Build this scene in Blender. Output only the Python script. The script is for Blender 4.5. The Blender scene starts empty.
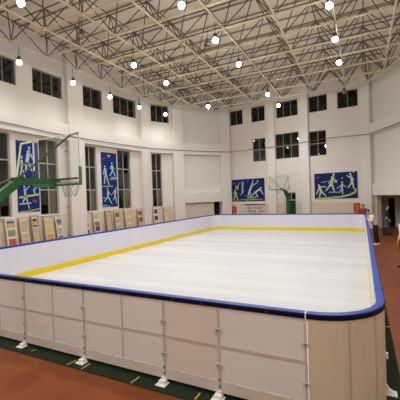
import bpy, bmesh, math, random
from mathutils import Vector, Matrix, Quaternion
random.seed(7)
sc = bpy.context.scene
C = sc.collection
PI = math.pi

# ------------------------------------------------------------------ materials
MATS = {}
def mat(name, col, rough=.6, metal=0., noise=0., nscale=4., emit=None, estr=0., bump=0., spec=.5, trans=0.):
    if name in MATS: return MATS[name]
    m = bpy.data.materials.new(name); m.use_nodes = True
    nt = m.node_tree; b = nt.nodes['Principled BSDF']
    b.inputs['Base Color'].default_value = (*col, 1)
    b.inputs['Roughness'].default_value = rough
    b.inputs['Metallic'].default_value = metal
    b.inputs['Specular IOR Level'].default_value = spec
    if trans: b.inputs['Transmission Weight'].default_value = trans
    if emit:
        b.inputs['Emission Color'].default_value = (*emit, 1); b.inputs['Emission Strength'].default_value = estr
    if noise or bump:
        tc = nt.nodes.new('ShaderNodeNewGeometry')
        n = nt.nodes.new('ShaderNodeTexNoise'); n.inputs['Scale'].default_value = nscale; n.inputs['Detail'].default_value = 4
        nt.links.new(tc.outputs['Position'], n.inputs['Vector'])
        if noise:
            mx = nt.nodes.new('ShaderNodeMix'); mx.data_type = 'RGBA'
            mx.inputs[6].default_value = (*[max(0, c*(1-noise)) for c in col], 1)
            mx.inputs[7].default_value = (*[min(1, c*(1+noise)) for c in col], 1)
            nt.links.new(n.outputs['Fac'], mx.inputs[0]); nt.links.new(mx.outputs[2], b.inputs['Base Color'])
        if bump:
            bp = nt.nodes.new('ShaderNodeBump'); bp.inputs['Strength'].default_value = bump; bp.inputs['Distance'].default_value = .02
            nt.links.new(n.outputs['Fac'], bp.inputs['Height']); nt.links.new(bp.outputs['Normal'], b.inputs['Normal'])
    MATS[name] = m
    return m

def glass_mat(name, tint, gloss):
    m = bpy.data.materials.new(name); m.use_nodes = True; nt = m.node_tree
    nt.nodes.remove(nt.nodes['Principled BSDF'])
    out = nt.nodes['Material Output']
    t = nt.nodes.new('ShaderNodeBsdfTransparent'); t.inputs['Color'].default_value = (*tint, 1)
    g = nt.nodes.new('ShaderNodeBsdfGlossy'); g.inputs['Roughness'].default_value = .03
    mx = nt.nodes.new('ShaderNodeMixShader')
    lw = nt.nodes.new('ShaderNodeLayerWeight'); lw.inputs['Blend'].default_value = .2
    mr = nt.nodes.new('ShaderNodeMapRange'); mr.inputs[3].default_value = .03; mr.inputs[4].default_value = gloss*1.6
    nt.links.new(lw.outputs['Facing'], mr.inputs[0]); nt.links.new(mr.outputs[0], mx.inputs[0]); nt.links.new(t.outputs[0], mx.inputs[1]); nt.links.new(g.outputs[0], mx.inputs[2])
    nt.links.new(mx.outputs[0], out.inputs['Surface'])
    return m

def wall_mat():
    m = mat('painted_plaster', (.72, .685, .645), .75, noise=.03, nscale=.8)
    nt = m.node_tree; b = nt.nodes['Principled BSDF']
    geo = nt.nodes.new('ShaderNodeNewGeometry'); sx = nt.nodes.new('ShaderNodeSeparateXYZ')
    nt.links.new(geo.outputs['Position'], sx.inputs[0])
    lt = nt.nodes.new('ShaderNodeMath'); lt.operation = 'LESS_THAN'; lt.inputs[1].default_value = 1.8
    nt.links.new(sx.outputs['Z'], lt.inputs[0])
    src = b.inputs['Base Color'].links[0].from_socket
    mx = nt.nodes.new('ShaderNodeMix'); mx.data_type = 'RGBA'
    nt.links.new(lt.outputs[0], mx.inputs[0]); nt.links.new(src, mx.inputs[6])
    mx.inputs[7].default_value = (.66, .585, .48, 1)
    nt.links.new(mx.outputs[2], b.inputs['Base Color'])
    return m
M_wall = wall_mat()
M_ledge = mat('white_plaster', (.75, .715, .675), .7, noise=.02)
M_ceil = mat('roof_deck', (.82, .765, .655), .7, noise=.06, nscale=.7)
M_purlin = mat('purlin_steel', (.36, .31, .23), .6)
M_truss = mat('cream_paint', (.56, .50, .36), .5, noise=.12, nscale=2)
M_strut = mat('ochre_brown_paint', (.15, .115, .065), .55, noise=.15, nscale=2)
M_frame = mat('white_window_frame', (.42, .41, .385), .45)
M_framed = mat('grey_window_frame', (.22, .215, .21), .4)
M_glass = glass_mat('window_glass', (.75, .78, .78), .25)
M_acryl = glass_mat('clear_acrylic', (.95, .97, .96), .10)
M_dark = mat('night_dark_backing', (.016, .015, .0145), .95, noise=.2, nscale=.8, spec=.1)  # near-black sheets standing in for the night beyond the glass
M_blind = mat('tan_blind', (.55, .42, .28), .8, noise=.1)
M_board = mat('white_polyethylene', (.645, .635, .715), .35, noise=.015, nscale=1.)
M_kick = mat('yellow_polyethylene', (.78, .56, .008), .5, spec=.2)
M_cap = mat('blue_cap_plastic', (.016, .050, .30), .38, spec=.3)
M_capf = mat('shaded_cap_plastic', (.003, .004, .022), .55, spec=.15)  # same blue cap, shade of its front face put into the colour
M_pan1 = mat('grey_white_panel', (.80, .80, .765), .42, noise=.025, nscale=1.3)
M_pan2 = mat('pinkish_panel', (.79, .715, .645), .42, noise=.03, nscale=1.3)
M_pan3 = mat('tan_panel', (.70, .615, .45), .42, noise=.03, nscale=1.3)
M_rail = mat('panel_rail', (.60, .54, .49), .45)
M_low = mat('panel_lower_strip', (.73, .65, .59), .45, noise=.02)
M_post = mat('panel_post', (.60, .54, .49), .4)
M_bolt = mat('dark_bolt', (.16, .13, .11), .4, metal=.5)
M_foot = mat('white_bracket', (.85, .85, .80), .4)
M_mat = mat('green_mat', (.014, .025, .012), .8, spec=.2, noise=.2, nscale=3)
M_tape = mat('yellow_tape', (.42, .38, .08), .6)
M_green = mat('green_enamel', (.011, .10, .017), .4, noise=.08)
M_dgreen = mat('dark_olive_enamel', (.06, .10, .03), .4)
M_lgreen = mat('pale_olive_enamel', (.42, .44, .24), .4)
M_teal = mat('teal_padding', (.015, .20, .12), .55)
M_white = mat('white_paint', (.80, .79, .75), .5)
M_rim = mat('faded_rim', (.60, .40, .32), .45)
M_net = mat('grey_net', (.30, .27, .25), .8)
M_blue = mat('poster_blue', (.008, .026, .16), .6, spec=.15, noise=.35, nscale=1.6)
M_navy = mat('poster_navy', (.007, .021, .105), .6, spec=.15, noise=.35, nscale=1.6)
M_fig = mat('poster_pale', (.42, .55, .60), .6)
M_figg = mat('poster_pale_green', (.50, .60, .42), .6)
M_lime = mat('poster_lime', (.45, .58, .06), .6)
M_red = mat('poster_red', (.45, .05, .03), .6)
M_skin = mat('skin', (.52, .31, .21), .6)
M_hair = mat('black_hair', (.012, .010, .009), .6)
M_black = mat('black_cloth', (.012, .012, .013), .85)
M_shirt = mat('white_shirt', (.72, .69, .66), .85, noise=.04, nscale=9)
M_rshirt = mat('red_jacket', (.26, .035, .025), .85)
M_djack = mat('dark_teal_jacket', (.010, .016, .018), .85)
M_brown = mat('brown_trousers', (.07, .05, .036), .85)
M_shoe = mat('dark_shoe', (.03, .028, .028), .6)
M_lampb = mat('lamp_housing', (.10, .09, .08), .5, metal=.5)
M_bulb = mat('lamp_glow', (1, .95, .85), .3, emit=(.99, .965, .88), estr=60.)
M_bulbw = mat('wall_lamp_glow', (1, .95, .85), .3, emit=(1, .955, .88), estr=16.)
M_bulboff = mat('lamp_unlit', (.25, .23, .2), .25)
M_cable = mat('dark_cable', (.10, .085, .07), .7)
M_case = mat('black_case', (.02, .019, .019), .55)
M_door = mat('dark_door', (.02, .02, .018), .5)
M_void = mat('dark_hall_shade', (.06, .052, .045), .8)  # darkness inside the corner openings, painted as a near-black colour
M_metal = mat('grey_steel', (.35, .34, .32), .4, metal=.7)

def ice_mat():
    m = bpy.data.materials.new('ice'); m.use_nodes = True; nt = m.node_tree; b = nt.nodes['Principled BSDF']
    geo = nt.nodes.new('ShaderNodeNewGeometry'); mp = nt.nodes.new('ShaderNodeMapping')
    mp.inputs['Scale'].default_value = (.07, 1.25, 1); nt.links.new(geo.outputs['Position'], mp.inputs['Vector'])
    n = nt.nodes.new('ShaderNodeTexNoise'); n.inputs['Scale'].default_value = 1.; n.inputs['Detail'].default_value = 3
    n.inputs['Roughness'].default_value = .5
    nt.links.new(mp.outputs[0], n.inputs['Vector'])
    r = nt.nodes.new('ShaderNodeValToRGB')
    r.color_ramp.elements[0].position = .38; r.color_ramp.elements[0].color = (.50, .50, .51, 1)
    r.color_ramp.elements[1].position = .62; r.color_ramp.elements[1].color = (.575, .575, .585, 1)
    nt.links.new(n.outputs['Fac'], r.inputs[0]); nt.links.new(r.outputs[0], b.inputs['Base Color'])
    r2 = nt.nodes.new('ShaderNodeMapRange'); r2.inputs[3].default_value = .55; r2.inputs[4].default_value = .25
    nt.links.new(n.outputs['Fac'], r2.inputs[0]); nt.links.new(r2.outputs[0], b.inputs['Roughness'])
    b.inputs['Specular IOR Level'].default_value = .35
    return m
M_ice = ice_mat()

def floor_mat():
    m = bpy.data.materials.new('red_court_floor'); m.use_nodes = True; nt = m.node_tree; b = nt.nodes['Principled BSDF']
    geo = nt.nodes.new('ShaderNodeNewGeometry')
    n = nt.nodes.new('ShaderNodeTexNoise'); n.inputs['Scale'].default_value = .9; n.inputs['Detail'].default_value = 5
    nt.links.new(geo.outputs['Position'], n.inputs['Vector'])
    r = nt.nodes.new('ShaderNodeValToRGB')
    r.color_ramp.elements[0].position = .3; r.color_ramp.elements[0].color = (.15, .034, .007, 1)
    r.color_ramp.elements[1].position = .7; r.color_ramp.elements[1].color = (.25, .062, .012, 1)
    nt.links.new(n.outputs['Fac'], r.inputs[0]); nt.links.new(r.outputs[0], b.inputs['Base Color'])
    b.inputs['Roughness'].default_value = .42
    b.inputs['Specular IOR Level'].default_value = .25
    return m
M_floor = floor_mat()

# ------------------------------------------------------------------ helpers
def obj(name, bm, material, parent=None, smooth=False):
    me = bpy.data.meshes.new(name); 
    bmesh.ops.recalc_face_normals(bm, faces=bm.faces)
    bm.to_mesh(me); bm.free()
    mats = material if isinstance(material, (list, tuple)) else [material]
    for m in mats: me.materials.append(m)
    if smooth:
        for p in me.polygons: p.use_smooth = True
    o = bpy.data.objects.new(name, me); C.objects.link(o)
    if parent is not None: o.parent = parent; o.matrix_parent_inverse = Matrix.Translation(-parent.location) if parent.type == 'EMPTY' and parent.rotation_euler.z == 0 else Matrix.Identity(4)
    return o
def tag(o, label, cat, group=None):
    o['label'] = label; o['category'] = cat
    if group: o['group'] = group
    return o
def thing(name, label, cat, loc=(0, 0, 0), group=None):
    o = bpy.data.objects.new(name, None); C.objects.link(o); o.location = loc; o.empty_display_size = .2
    return tag(o, label, cat, group)
def struct(name, bm, m, parent=None):
    o = obj(name, bm, m, parent)
    if parent is None: o['kind'] = 'structure'
    return o
def B(): return bmesh.new()
def box(bm, x0, x1, y0, y1, z0, z1, mi=0):
    vs = [bm.verts.new((x, y, z)) for z in (z0, z1) for x, y in ((x0, y0), (x1, y0), (x1, y1), (x0, y1))]
    F = [(3, 2, 1, 0), (4, 5, 6, 7), (0, 1, 5, 4), (1, 2, 6, 5), (2, 3, 7, 6), (3, 0, 4, 7)]
    for f in F:
        fc = bm.faces.new([vs[i] for i in f]); fc.material_index = mi
    return vs
def hexa(bm, pts, mi=0):          # 8 corner points, order as box
    vs = [bm.verts.new(p) for p in pts]
    for f in [(3, 2, 1, 0), (4, 5, 6, 7), (0, 1, 5, 4), (1, 2, 6, 5), (2, 3, 7, 6), (3, 0, 4, 7)]:
        fc = bm.faces.new([vs[i] for i in f]); fc.material_index = mi
def bar(bm, a, b, r, n=6, r2=None, mi=0):
    a = Vector(a); b = Vector(b); d = (b-a)
    if d.length < 1e-6: return
    q = d.to_track_quat('Z', 'Y'); r2 = r if r2 is None else r2
    ra = []; rb = []
    for i in range(n):
        t = 2*PI*i/n
        v = Vector((math.cos(t), math.sin(t), 0))
        ra.append(bm.verts.new(a+q @ (v*r))); rb.append(bm.verts.new(b+q @ (v*r2)))
    for i in range(n):
        j = (i+1) % n
        f = bm.faces.new((ra[i], ra[j], rb[j], rb[i])); f.material_index = mi
    f = bm.faces.new(ra[::-1]); f.material_index = mi
    f = bm.faces.new(rb); f.material_index = mi
def beam(bm, a, b, w, h):         # rectangular bar, w horizontal, h vertical
    a = Vector(a); b = Vector(b); d = (b-a).normalized()
    s = d.cross(Vector((0, 0, 1)))
    s = s.normalized() if s.length > 1e-4 else Vector((1, 0, 0))
    u = s.cross(d).normalized(); s *= w/2; u *= h/2
    hexa(bm, [a-s-u, a+s-u, b+s-u, b-s-u, a-s+u, a+s+u, b+s+u, b-s+u])
def tube(bm, pts, r, n=6):
    for i in range(len(pts)-1): bar(bm, pts[i], pts[i+1], r, n)
def ball(bm, c, r, seg=10, sx=1, sy=1, sz=1):
    m = Matrix.Translation(c) @ Matrix.Diagonal((sx, sy, sz, 1))
    return bmesh.ops.create_uvsphere(bm, u_segments=seg, v_segments=max(6, seg*2//3), radius=r, matrix=m)
def lathe(bm, prof, c, n=12):     # prof: (r, z)
    rings = []
    for r, z in prof:
        rings.append([bm.verts.new((c[0]+r*math.cos(2*PI*i/n), c[1]+r*math.sin(2*PI*i/n), c[2]+z)) for i in range(n)])
    for a, b in zip(rings, rings[1:]):
        for i in range(n):
            j = (i+1) % n; bm.faces.new((a[i], a[j], b[j], b[i]))
    bm.faces.new(rings[0][::-1]); bm.faces.new(rings[-1])

# ------------------------------------------------------------------ hall plan
FR = [(-14.75, -8), (-14.75, 14.4), (-14.1, 20.2), (-12.6, 22.7), (-10, 26.2), (.6, 24.8), (5.25, 15.0), (5.25, -8)]   # face of ledges and pilasters
BK = [(-15.0, -8.0), (-15.0, 14.414), (-14.342, 20.282), (-12.808, 22.839), (-10.113, 26.467), (.768, 25.03), (5.5, 15.056), (5.5, -8.0)]  # wall face behind them
ZT = 11.25
def at(poly, i, s, z, off=0.):
    a = Vector(poly[i]); b = Vector(poly[i+1]); e = (b-a).normalized(); n = Vector((-e.y, e.x))
    p = a+e*s+n*off
    return Vector((p.x, p.y, z))
def flen(poly, i): return (Vector(poly[i+1])-Vector(poly[i])).length
def fbox(bm, poly, i, s0, s1, z0, z1, o0, o1, mi=0):
    hexa(bm, [at(poly, i, s0, z0, o0), at(poly, i, s1, z0, o0), at(poly, i, s1, z0, o1), at(poly, i, s0, z0, o1),
              at(poly, i, s0, z1, o0), at(poly, i, s1, z1, o0), at(poly, i, s1, z1, o1), at(poly, i, s0, z1, o1)], mi)
TH = .3
def wall_holes(name, i, holes):
    bm = B(); L = flen(BK, i)
    S = sorted({0, L, *[h[0] for h in holes], *[h[1] for h in holes]}); Z = sorted({0, ZT, *[h[2] for h in holes], *[h[3] for h in holes]})
    solid = {}
    for a in range(len(S)-1):
        for b in range(len(Z)-1):
            s, z = (S[a]+S[a+1])/2, (Z[b]+Z[b+1])/2
            solid[a, b] = not any(h[0] < s < h[1] and h[2] < z < h[3] for h in holes)
    cache = {}
    def V(a, b, o):
        k = (a, b, o)
        if k not in cache: cache[k] = bm.verts.new(at(BK, i, S[a], Z[b], o*TH))
        return cache[k]
    for (a, b), ok in solid.items():
        if not ok: continue
        for o in (0, 1): bm.faces.new((V(a, b, o), V(a+1, b, o), V(a+1, b+1, o), V(a, b+1, o)))
        for (da, db, e) in ((-1, 0, ((a, b), (a, b+1))), (1, 0, ((a+1, b), (a+1, b+1))), (0, -1, ((a, b), (a+1, b))), (0, 1, ((a, b+1), (a+1, b+1)))):
            if not solid.get((a+da, b+db), False):
                (p, q), (r, t) = e
                bm.faces.new((V(p, q, 0), V(r, t, 0), V(r, t, 1), V(p, q, 1)))
    return struct(name, bm, M_wall)

# windows: facet, s0, s1, z0, z1, panes across, rows (z fractions), blind in lowest row
UP = 'upper'; LO = 'lower'
WIN = [
    (0, 13.0, 14.9, 8.25, 9.50, 3, (), None), (0, 16.55, 18.4, 8.25, 9.50, 3, (), None), (0, 19.28, 21.16, 8.25, 9.48, 3, (), None),
    (1, .12, 1.72, 8.27, 9.54, 2, (), None), (1, 2.62, 4.82, 8.30, 9.58, 3, (), None), (2, .34, 1.88, 8.34, 9.66, 3, (), None),
    (0, 16.3, 17.95, 1.84, 5.86, 3, (.33, .68), None), (0, 19.5, 20.68, 1.82, 5.85, 2, (.33, .68), 1),
    (1, .12, 1.09, 1.83, 5.86, 2, (.33, .68), 1), (1, 2.82, 4.06, 1.86, 5.88, 2, (.33, .68), 1), (2, .29, 1.12, 1.85, 5.92, 2, (.33, .68), 1),
    (4, .06, 1.3, 8.52, 9.76, 2, (), None), (4, 2.06, 3.27, 8.51, 9.75, 2, (), None), (4, 4.22, 5.95, 8.50, 9.75, 3, (), None),
    (4, 6.76, 8.09, 8.50, 9.70, 2, (), None), (4, 8.77, 10.12, 8.44, 9.65, 2, (), None),
    (4, 2.12, 3.26, 5.24, 7.12, 2, (.5,), None), (4, 4.08, 5.96, 5.28, 7.26, 3, (.5,), None), (4, 6.74, 7.96, 5.25, 7.10, 2, (.5,), None)]
DOOR = (4, 4.86, 5.62, 0.0, 2.62)
names = ['wall_left', 'wall_left_middle', 'wall_left_far', 'wall_corner_left', 'wall_back', 'wall_corner_right', 'wall_right']
for i, nm in enumerate(names):
    hs = [(w[1], w[2], w[3], w[4]) for w in WIN if w[0] == i]
    if i == 4: hs.append(DOOR[1:])
    if i == 5: hs.append((.30, 9.0, 0, 2.23))
    if i == 3: hs.append((2.75, 3.45, 0, 2.06))
    wall_holes(nm, i, hs)
bm = B(); box(bm, -15.3, 5.8, -8.3, -8, 0, ZT); struct('wall_front', bm, M_wall)

for k, (f, s0, s1, z0, z1, n, rows, blind) in enumerate(WIN):
    w = bpy.data.objects.new('window_%d' % (k+1), None); C.objects.link(w); w['kind'] = 'structure'
    w.location = at(BK, f, (s0+s1)/2, z0, .14)
    fm = M_frame if rows and f < 4 else M_framed
    t = .045; bm = B()
    fbox(bm, BK, f, s0, s0+t, z0, z1, .10, .17); fbox(bm, BK, f, s1-t, s1, z0, z1, .10, .17)
    fbox(bm, BK, f, s0+t, s1-t, z0, z0+t, .10, .17); fbox(bm, BK, f, s0+t, s1-t, z1-t, z1, .10, .17)
    for j in range(1, n):
        s = s0+(s1-s0)*j/n; fbox(bm, BK, f, s-.022, s+.022, z0+t, z1-t, .105, .165)
    for r in rows:
        z = z0+(z1-z0)*r; fbox(bm, BK, f, s0+t, s1-t, z-.03, z+.03, .102, .168)
    obj('window_frame', bm, fm, w)
    zz = [z0]+[z0+(z1-z0)*r for r in rows]+[z1]
    for j in range(n):
        for q in range(len(zz)-1):
            a = s0+(s1-s0)*j/n; b = s0+(s1-s0)*(j+1)/n
            bm = B(); fbox(bm, BK, f, a+.02, b-.02, zz[q]+.025, zz[q+1]-.025, .13, .14); obj('pane', bm, M_glass, w)
    if blind is not None:
        a = s0+(s1-s0)*blind/n+.02
        bm = B()
        for c in range(5): 
            u0 = a+(s1-.04-a)*c/5; u1 = a+(s1-.04-a)*(c+1)/5
            fbox(bm, BK, f, u0+.006, u1-.006, z0+.05, zz[1]-.03, .20+.012*(c % 2), .215+.012*(c % 2))
        obj('blind', bm, M_blind, w)
    bm = B(); fbox(bm, BK, f, s0-.02, s1+.02, z0-.02, z1+.02, .42, .46); obj('night_backing', bm, M_dark, w)  # added dark sheet outside the wall, stands for night darkness
    if rows and f < 4:
        bm = B(); fbox(bm, BK, f, s0-.05, s1+.05, z0-.06, z0, -.06, .1); obj('window_sill', bm, M_white, w)

# ledges, pilasters and corner beams (setting)
def trim(n, parts, m=M_ledge):
    bm = B()
    for p in parts: fbox(bm, *p)
    return struct('trim_%d' % n, bm, m)
tn = 0
for i in range(0, 4):
    tn += 1; trim(tn, [(FR, i, 0, flen(FR, i), 5.95, 6.86, 0, .26)])
tn += 1; trim(tn, [(FR, 5, 0, flen(FR, 5), 6.28, 7.05, 0, .26)])
tn += 1; trim(tn, [(FR, 3, 0, flen(FR, 3), 2.06, 2.85, 0, .26)])
tn += 1; trim(tn, [(FR, 5, .1, flen(FR, 5), 2.23, 3.02, 0, .26)])
PIL = [(0, 12.3, 13.0, -.02), (0, 15.2, 16.0, -.02), (0, 21.28, 22.4, -.03), (1, 5.0, 5.84, -.03), (2, 1.98, 2.9, -.03), (3, 3.40, 4.34, -.02), (4, 3.30, 3.97, .03), (4, 5.97, 6.58, .03), (4, 10.12, 10.69, .0)]
for (i, s0, s1, o) in PIL:
    bm = B(); fbox(bm, FR, i, s0, s1, 0, ZT-.05, o, .27)
    p = struct('trim_%d' % (tn+1), bm, M_ledge); tn += 1
# thin render lines on the back wall
bm = B()
for a, b, z in ((.1, 3.2, 4.63), (4.05, 5.9, 3.98), (6.7, 10.0, 4.62)):
    fbox(bm, BK, 4, a, b, z-.012, z+.012, -.012, .002)
tn += 1; struct('trim_%d' % tn, bm, M_rail)
# shallow frames round the wall notice panels of the left wall
# rooms beyond the corner openings
bm = B(); fbox(bm, BK, 5, -.6, 9.2, 2.6, 2.75, .3, 6.2); struct('ceiling_lobby', bm, M_void)
bm = B(); box(bm, .45, 1.64, 25.9, 26.1, 0, 2.6); box(bm, 2.02, 8, 25.9, 26.1, 0, 2.6); box(bm, 1.64, 2.02, 25.9, 26.1, 1.98, 2.6); box(bm, .45, .75, 25.36, 25.9, 0, 2.6); struct('wall_lobby_back', bm, M_ledge)
bm = B(); box(bm, .9, 3.2, 27.6, 27.7, 0, 2.6); box(bm, .9, 1.0, 26.1, 27.6, 0, 2.6); box(bm, 3.1, 3.2, 26.1, 27.6, 0, 2.6); struct('wall_passage_far', bm, M_void)
bm = B(); box(bm, 7.9, 8.1, 14, 25.9, 0, 2.6); struct('wall_lobby_right', bm, M_ledge)
bm = B(); box(bm, 5.9, 8.2, 12, 28, -.2, 0); box(bm, -1, 5.9, 26.9, 28, -.2, 0); struct('floor_lobby', bm, M_floor)
bm = B(); fbox(bm, BK, 3, 2.5, 4.4, 0, 2.06, 1.0, 1.1); struct('wall_passage', bm, M_void)
# service door in back wall
d = bpy.data.objects.new('door_1', None); C.objects.link(d); d['kind'] = 'structure'; d.location = at(BK, 4, 5.24, 0, .1)
bm = B(); f = 4
for a, b, z0, z1 in ((4.86, 4.92, 0, 2.62), (5.56, 5.62, 0, 2.62), (4.92, 5.56, 2.56, 2.62), (4.92, 5.56, 1.98, 2.06), (5.22, 5.26, 2.06, 2.56)): fbox(bm, BK, f, a, b, z0, z1, .06, .16)
obj('door_frame', bm, M_frame, d)
bm = B(); fbox(bm, BK, f, 4.92, 5.56, .02, 1.98, .09, .13); obj('door_leaf', bm, mat('dark_green_door', (.012, .03, .016), .5), d)
bm = B(); fbox(bm, BK, f, 4.92, 5.22, 2.06, 2.56, .10, .11); fbox(bm, BK, f, 5.26, 5.56, 2.06, 2.56, .10, .11); obj('pane', bm, M_glass, d)
bm = B(); fbox(bm, BK, f, 4.8, 5.7, 0, 2.66, .42, .46); obj('night_backing', bm, M_dark, d)  # dark sheet added behind the door panes as night

# floor and roof
bm = B(); box(bm, -15.4, 5.9, -8.4, 26.9, -.2, 0); struct('floor', bm, M_floor)
bm = B(); box(bm, -15.6, 6.0, -8.5, 27.0, ZT, ZT+.12)
ce = struct('ceiling', bm, M_ceil)
for k in range(29):
    y = -7.2+1.19*k
    if y > 26: continue
    bm = B(); box(bm, -15.4, 5.8, y-.02, y+.02, ZT-.08, ZT-.005); obj('purlin', bm, M_purlin, ce)

# ------------------------------------------------------------------ space frame
ZB, ZU = 9.40, 10.96
GX = [-13.25+2.08*k for k in range(9)]; GY = [9.02+1.79*j for j in range(-9, 9)]
def inset(poly, d):
    out = []; n = len(poly)
    L = []
    for i in range(n-1):
        a = Vector(poly[i]); b = Vector(poly[i+1]); e = (b-a).normalized(); nn = Vector((e.y, -e.x)); L.append((a+nn*d, e))
    out.append(L[0][0])
    for (a, e), (c, g) in zip(L, L[1:]):
        den = e.x*g.y-e.y*g.x
        t = ((c.x-a.x)*g.y-(c.y-a.y)*g.x)/den; out.append(a+e*t)
    out.append(Vector(poly[-1])+Vector((-d, 0)))
    return out
def clip(poly, axis, v):          # range of the other coordinate inside the closed polygon
    xs = []
    P = [Vector(p) for p in poly]; P.append(P[0])
    for a, b in zip(P, P[1:]):
        u, w = a[axis], b[axis]
        if (u-v)*(w-v) <= 0 and u != w:
            t = (v-u)/(w-u); xs.append(a[1-axis]+(b[1-axis]-a[1-axis])*t)
    return (min(xs), max(xs)) if len(xs) >= 2 else None
def inside(poly, x, y):
    r = clip(poly, 0, x)
    return r is not None and r[0] <= y <= r[1]
PER = [Vector(p) for p in ((-13.25, -8), (-13.25, 16.2), (-13.12, 18.39), (-12.8, 19.94), (-12.53, 21.03), (-11.4, 21.9), (-10.98, 22.87), (-10.35, 24.2), (-8.99, 24.1), (-7.1, 23.9), (-4.86, 23.7), (-2.71, 23.4), (-.81, 23.3), (.53, 23.0), (1.41, 21.4), (3.75, 16.4), (3.75, -8))]
TOPP = inset(FR, .25)
sf = thing('space_frame', 'cream steel lattice frame spanning the hall under the roof deck', 'roof truss', (-4.75, 9, ZB))
R1, R2 = .042, .026
def member(name, a, b, r, m, n=6):
    bm = B(); bar(bm, a, b, r, n); return obj(name, bm, m, sf)
for y in GY:
    c = clip(PER, 1, y)
    if c: member('bottom_chord', (c[0], y, ZB), (c[1], y, ZB), R1, M_truss)
for x in GX[1:]:
    c = clip(PER, 0, x)
    if c: member('bottom_chord', (x, c[0], ZB), (x, c[1], ZB), R1, M_truss)
bm = B()
for a, b in zip(PER[:-1], PER[1:]): bar(bm, (a.x, a.y, ZB), (b.x, b.y, ZB), R1)
obj('edge_chord', bm, M_truss, sf)
TX = [x-1.04 for x in GX]+[GX[-1]+1.04]; TY = [y-.895 for y in GY]+[GY[-1]+.895]
for y in TY:
    c = clip(TOPP, 1, y)
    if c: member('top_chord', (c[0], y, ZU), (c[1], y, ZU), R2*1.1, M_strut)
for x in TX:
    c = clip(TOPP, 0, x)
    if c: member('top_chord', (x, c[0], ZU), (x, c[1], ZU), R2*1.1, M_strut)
struts = []
nodes = []
for x in GX:
    for y in GY:
        if inside(PER, x, y) or (abs(x+13.25) < .01 and y < 16.4): nodes.append((x, y))
for x, y in nodes:
    for sx in (-1, 1):
        for sy in (-1, 1):
            tx, ty = x+sx*1.04, y+sy*.895
            if inside(TOPP, tx, ty): struts.append(((x, y, ZB), (tx, ty, ZU)))
for p in PER[2:-2]:
    tops = sorted(((tx-p.x)**2+(ty-p.y)**2, tx, ty) for tx in TX for ty in TY if inside(TOPP, tx, ty))[:3]
    for _, tx, ty in tops: struts.append(((p.x, p.y, ZB), (tx, ty, ZU)))
    # lacing of the edge truss up to the wall side
    q = min(((Vector(t)-p).length, i) for i, t in enumerate(TOPP))
for a, b in zip(PER[1:-2], PER[2:-1]):
    mid = (a+b)/2; e = (b-a).normalized(); n = Vector((-e.y, e.x)); t = mid+n*.95
    struts.append(((a.x, a.y, ZB), (t.x, t.y, ZU))); struts.append(((b.x, b.y, ZB), (t.x, t.y, ZU)))
CAM = Vector((0, 0, 2.5)); CR = Vector((.895039, .44475, -.033202)); CU = Vector((.025465, .023362, .999403)); CF = Vector((-.44526, .89535, -.009584)); FPX = 325.48
def seen(s):
    m = (Vector(s[0])+Vector(s[1]))/2-CAM; z = m.dot(CF)
    if z < 1: return 1e9
    x, y = FPX*m.dot(CR)/z, FPX*m.dot(CU)/z
    if abs(x) > 205 or y > 203: return 1e8+z
    return z
struts.sort(key=seen)
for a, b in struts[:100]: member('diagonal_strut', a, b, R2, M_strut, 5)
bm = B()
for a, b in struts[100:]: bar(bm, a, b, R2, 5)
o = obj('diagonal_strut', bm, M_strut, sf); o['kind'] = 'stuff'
bm = B()
for x, y in nodes: ball(bm, (x, y, ZB), .085, 8)
for p in PER[2:-2]: ball(bm, (p.x, p.y, ZB), .085, 8)
o = obj('node_ball', bm, M_truss, sf); o['kind'] = 'stuff'

# ------------------------------------------------------------------ lamps
LAMP_W, LAMP_CONE = 185., 160.
def lamp(x, y, label, lit=True, z=8.65, group='pendant lamps under the roof frame'):
    t = thing('pendant_lamp', label, 'lamp', (x, y, z), group)
    bm = B(); bar(bm, (x, y, z+.22), (x, y, ZB-.03), .014, 6); obj('rod', bm, M_lampb, t)
    bm = B(); lathe(bm, [(.05, .25), (.075, .22), (.085, .12), (.13, .075)], (x, y, z)); hs = obj('housing', bm, M_lampb, t, True)
    bm = B(); ball(bm, (x, y, z-.02), .108, 12, sz=1.05); obj('bulb', bm, (M_bulbw if x < -12 else M_bulb) if lit else M_bulboff, hs, True)
    if lit:
        li = bpy.data.lights.new('lamp_light', 'SPOT'); li.energy = LAMP_W*(.4 if x < -12 and y > 8 else 1); li.color = (1, .992, .965); li.spot_size = math.radians(LAMP_CONE); li.spot_blend = .9; li.shadow_soft_size = .12
        lo = bpy.data.objects.new('lamp_light', li); C.objects.link(lo); lo.location = (x, y, z-.17); lo.parent = t; lo.matrix_parent_inverse = Matrix.Translation(-t.location)
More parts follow.
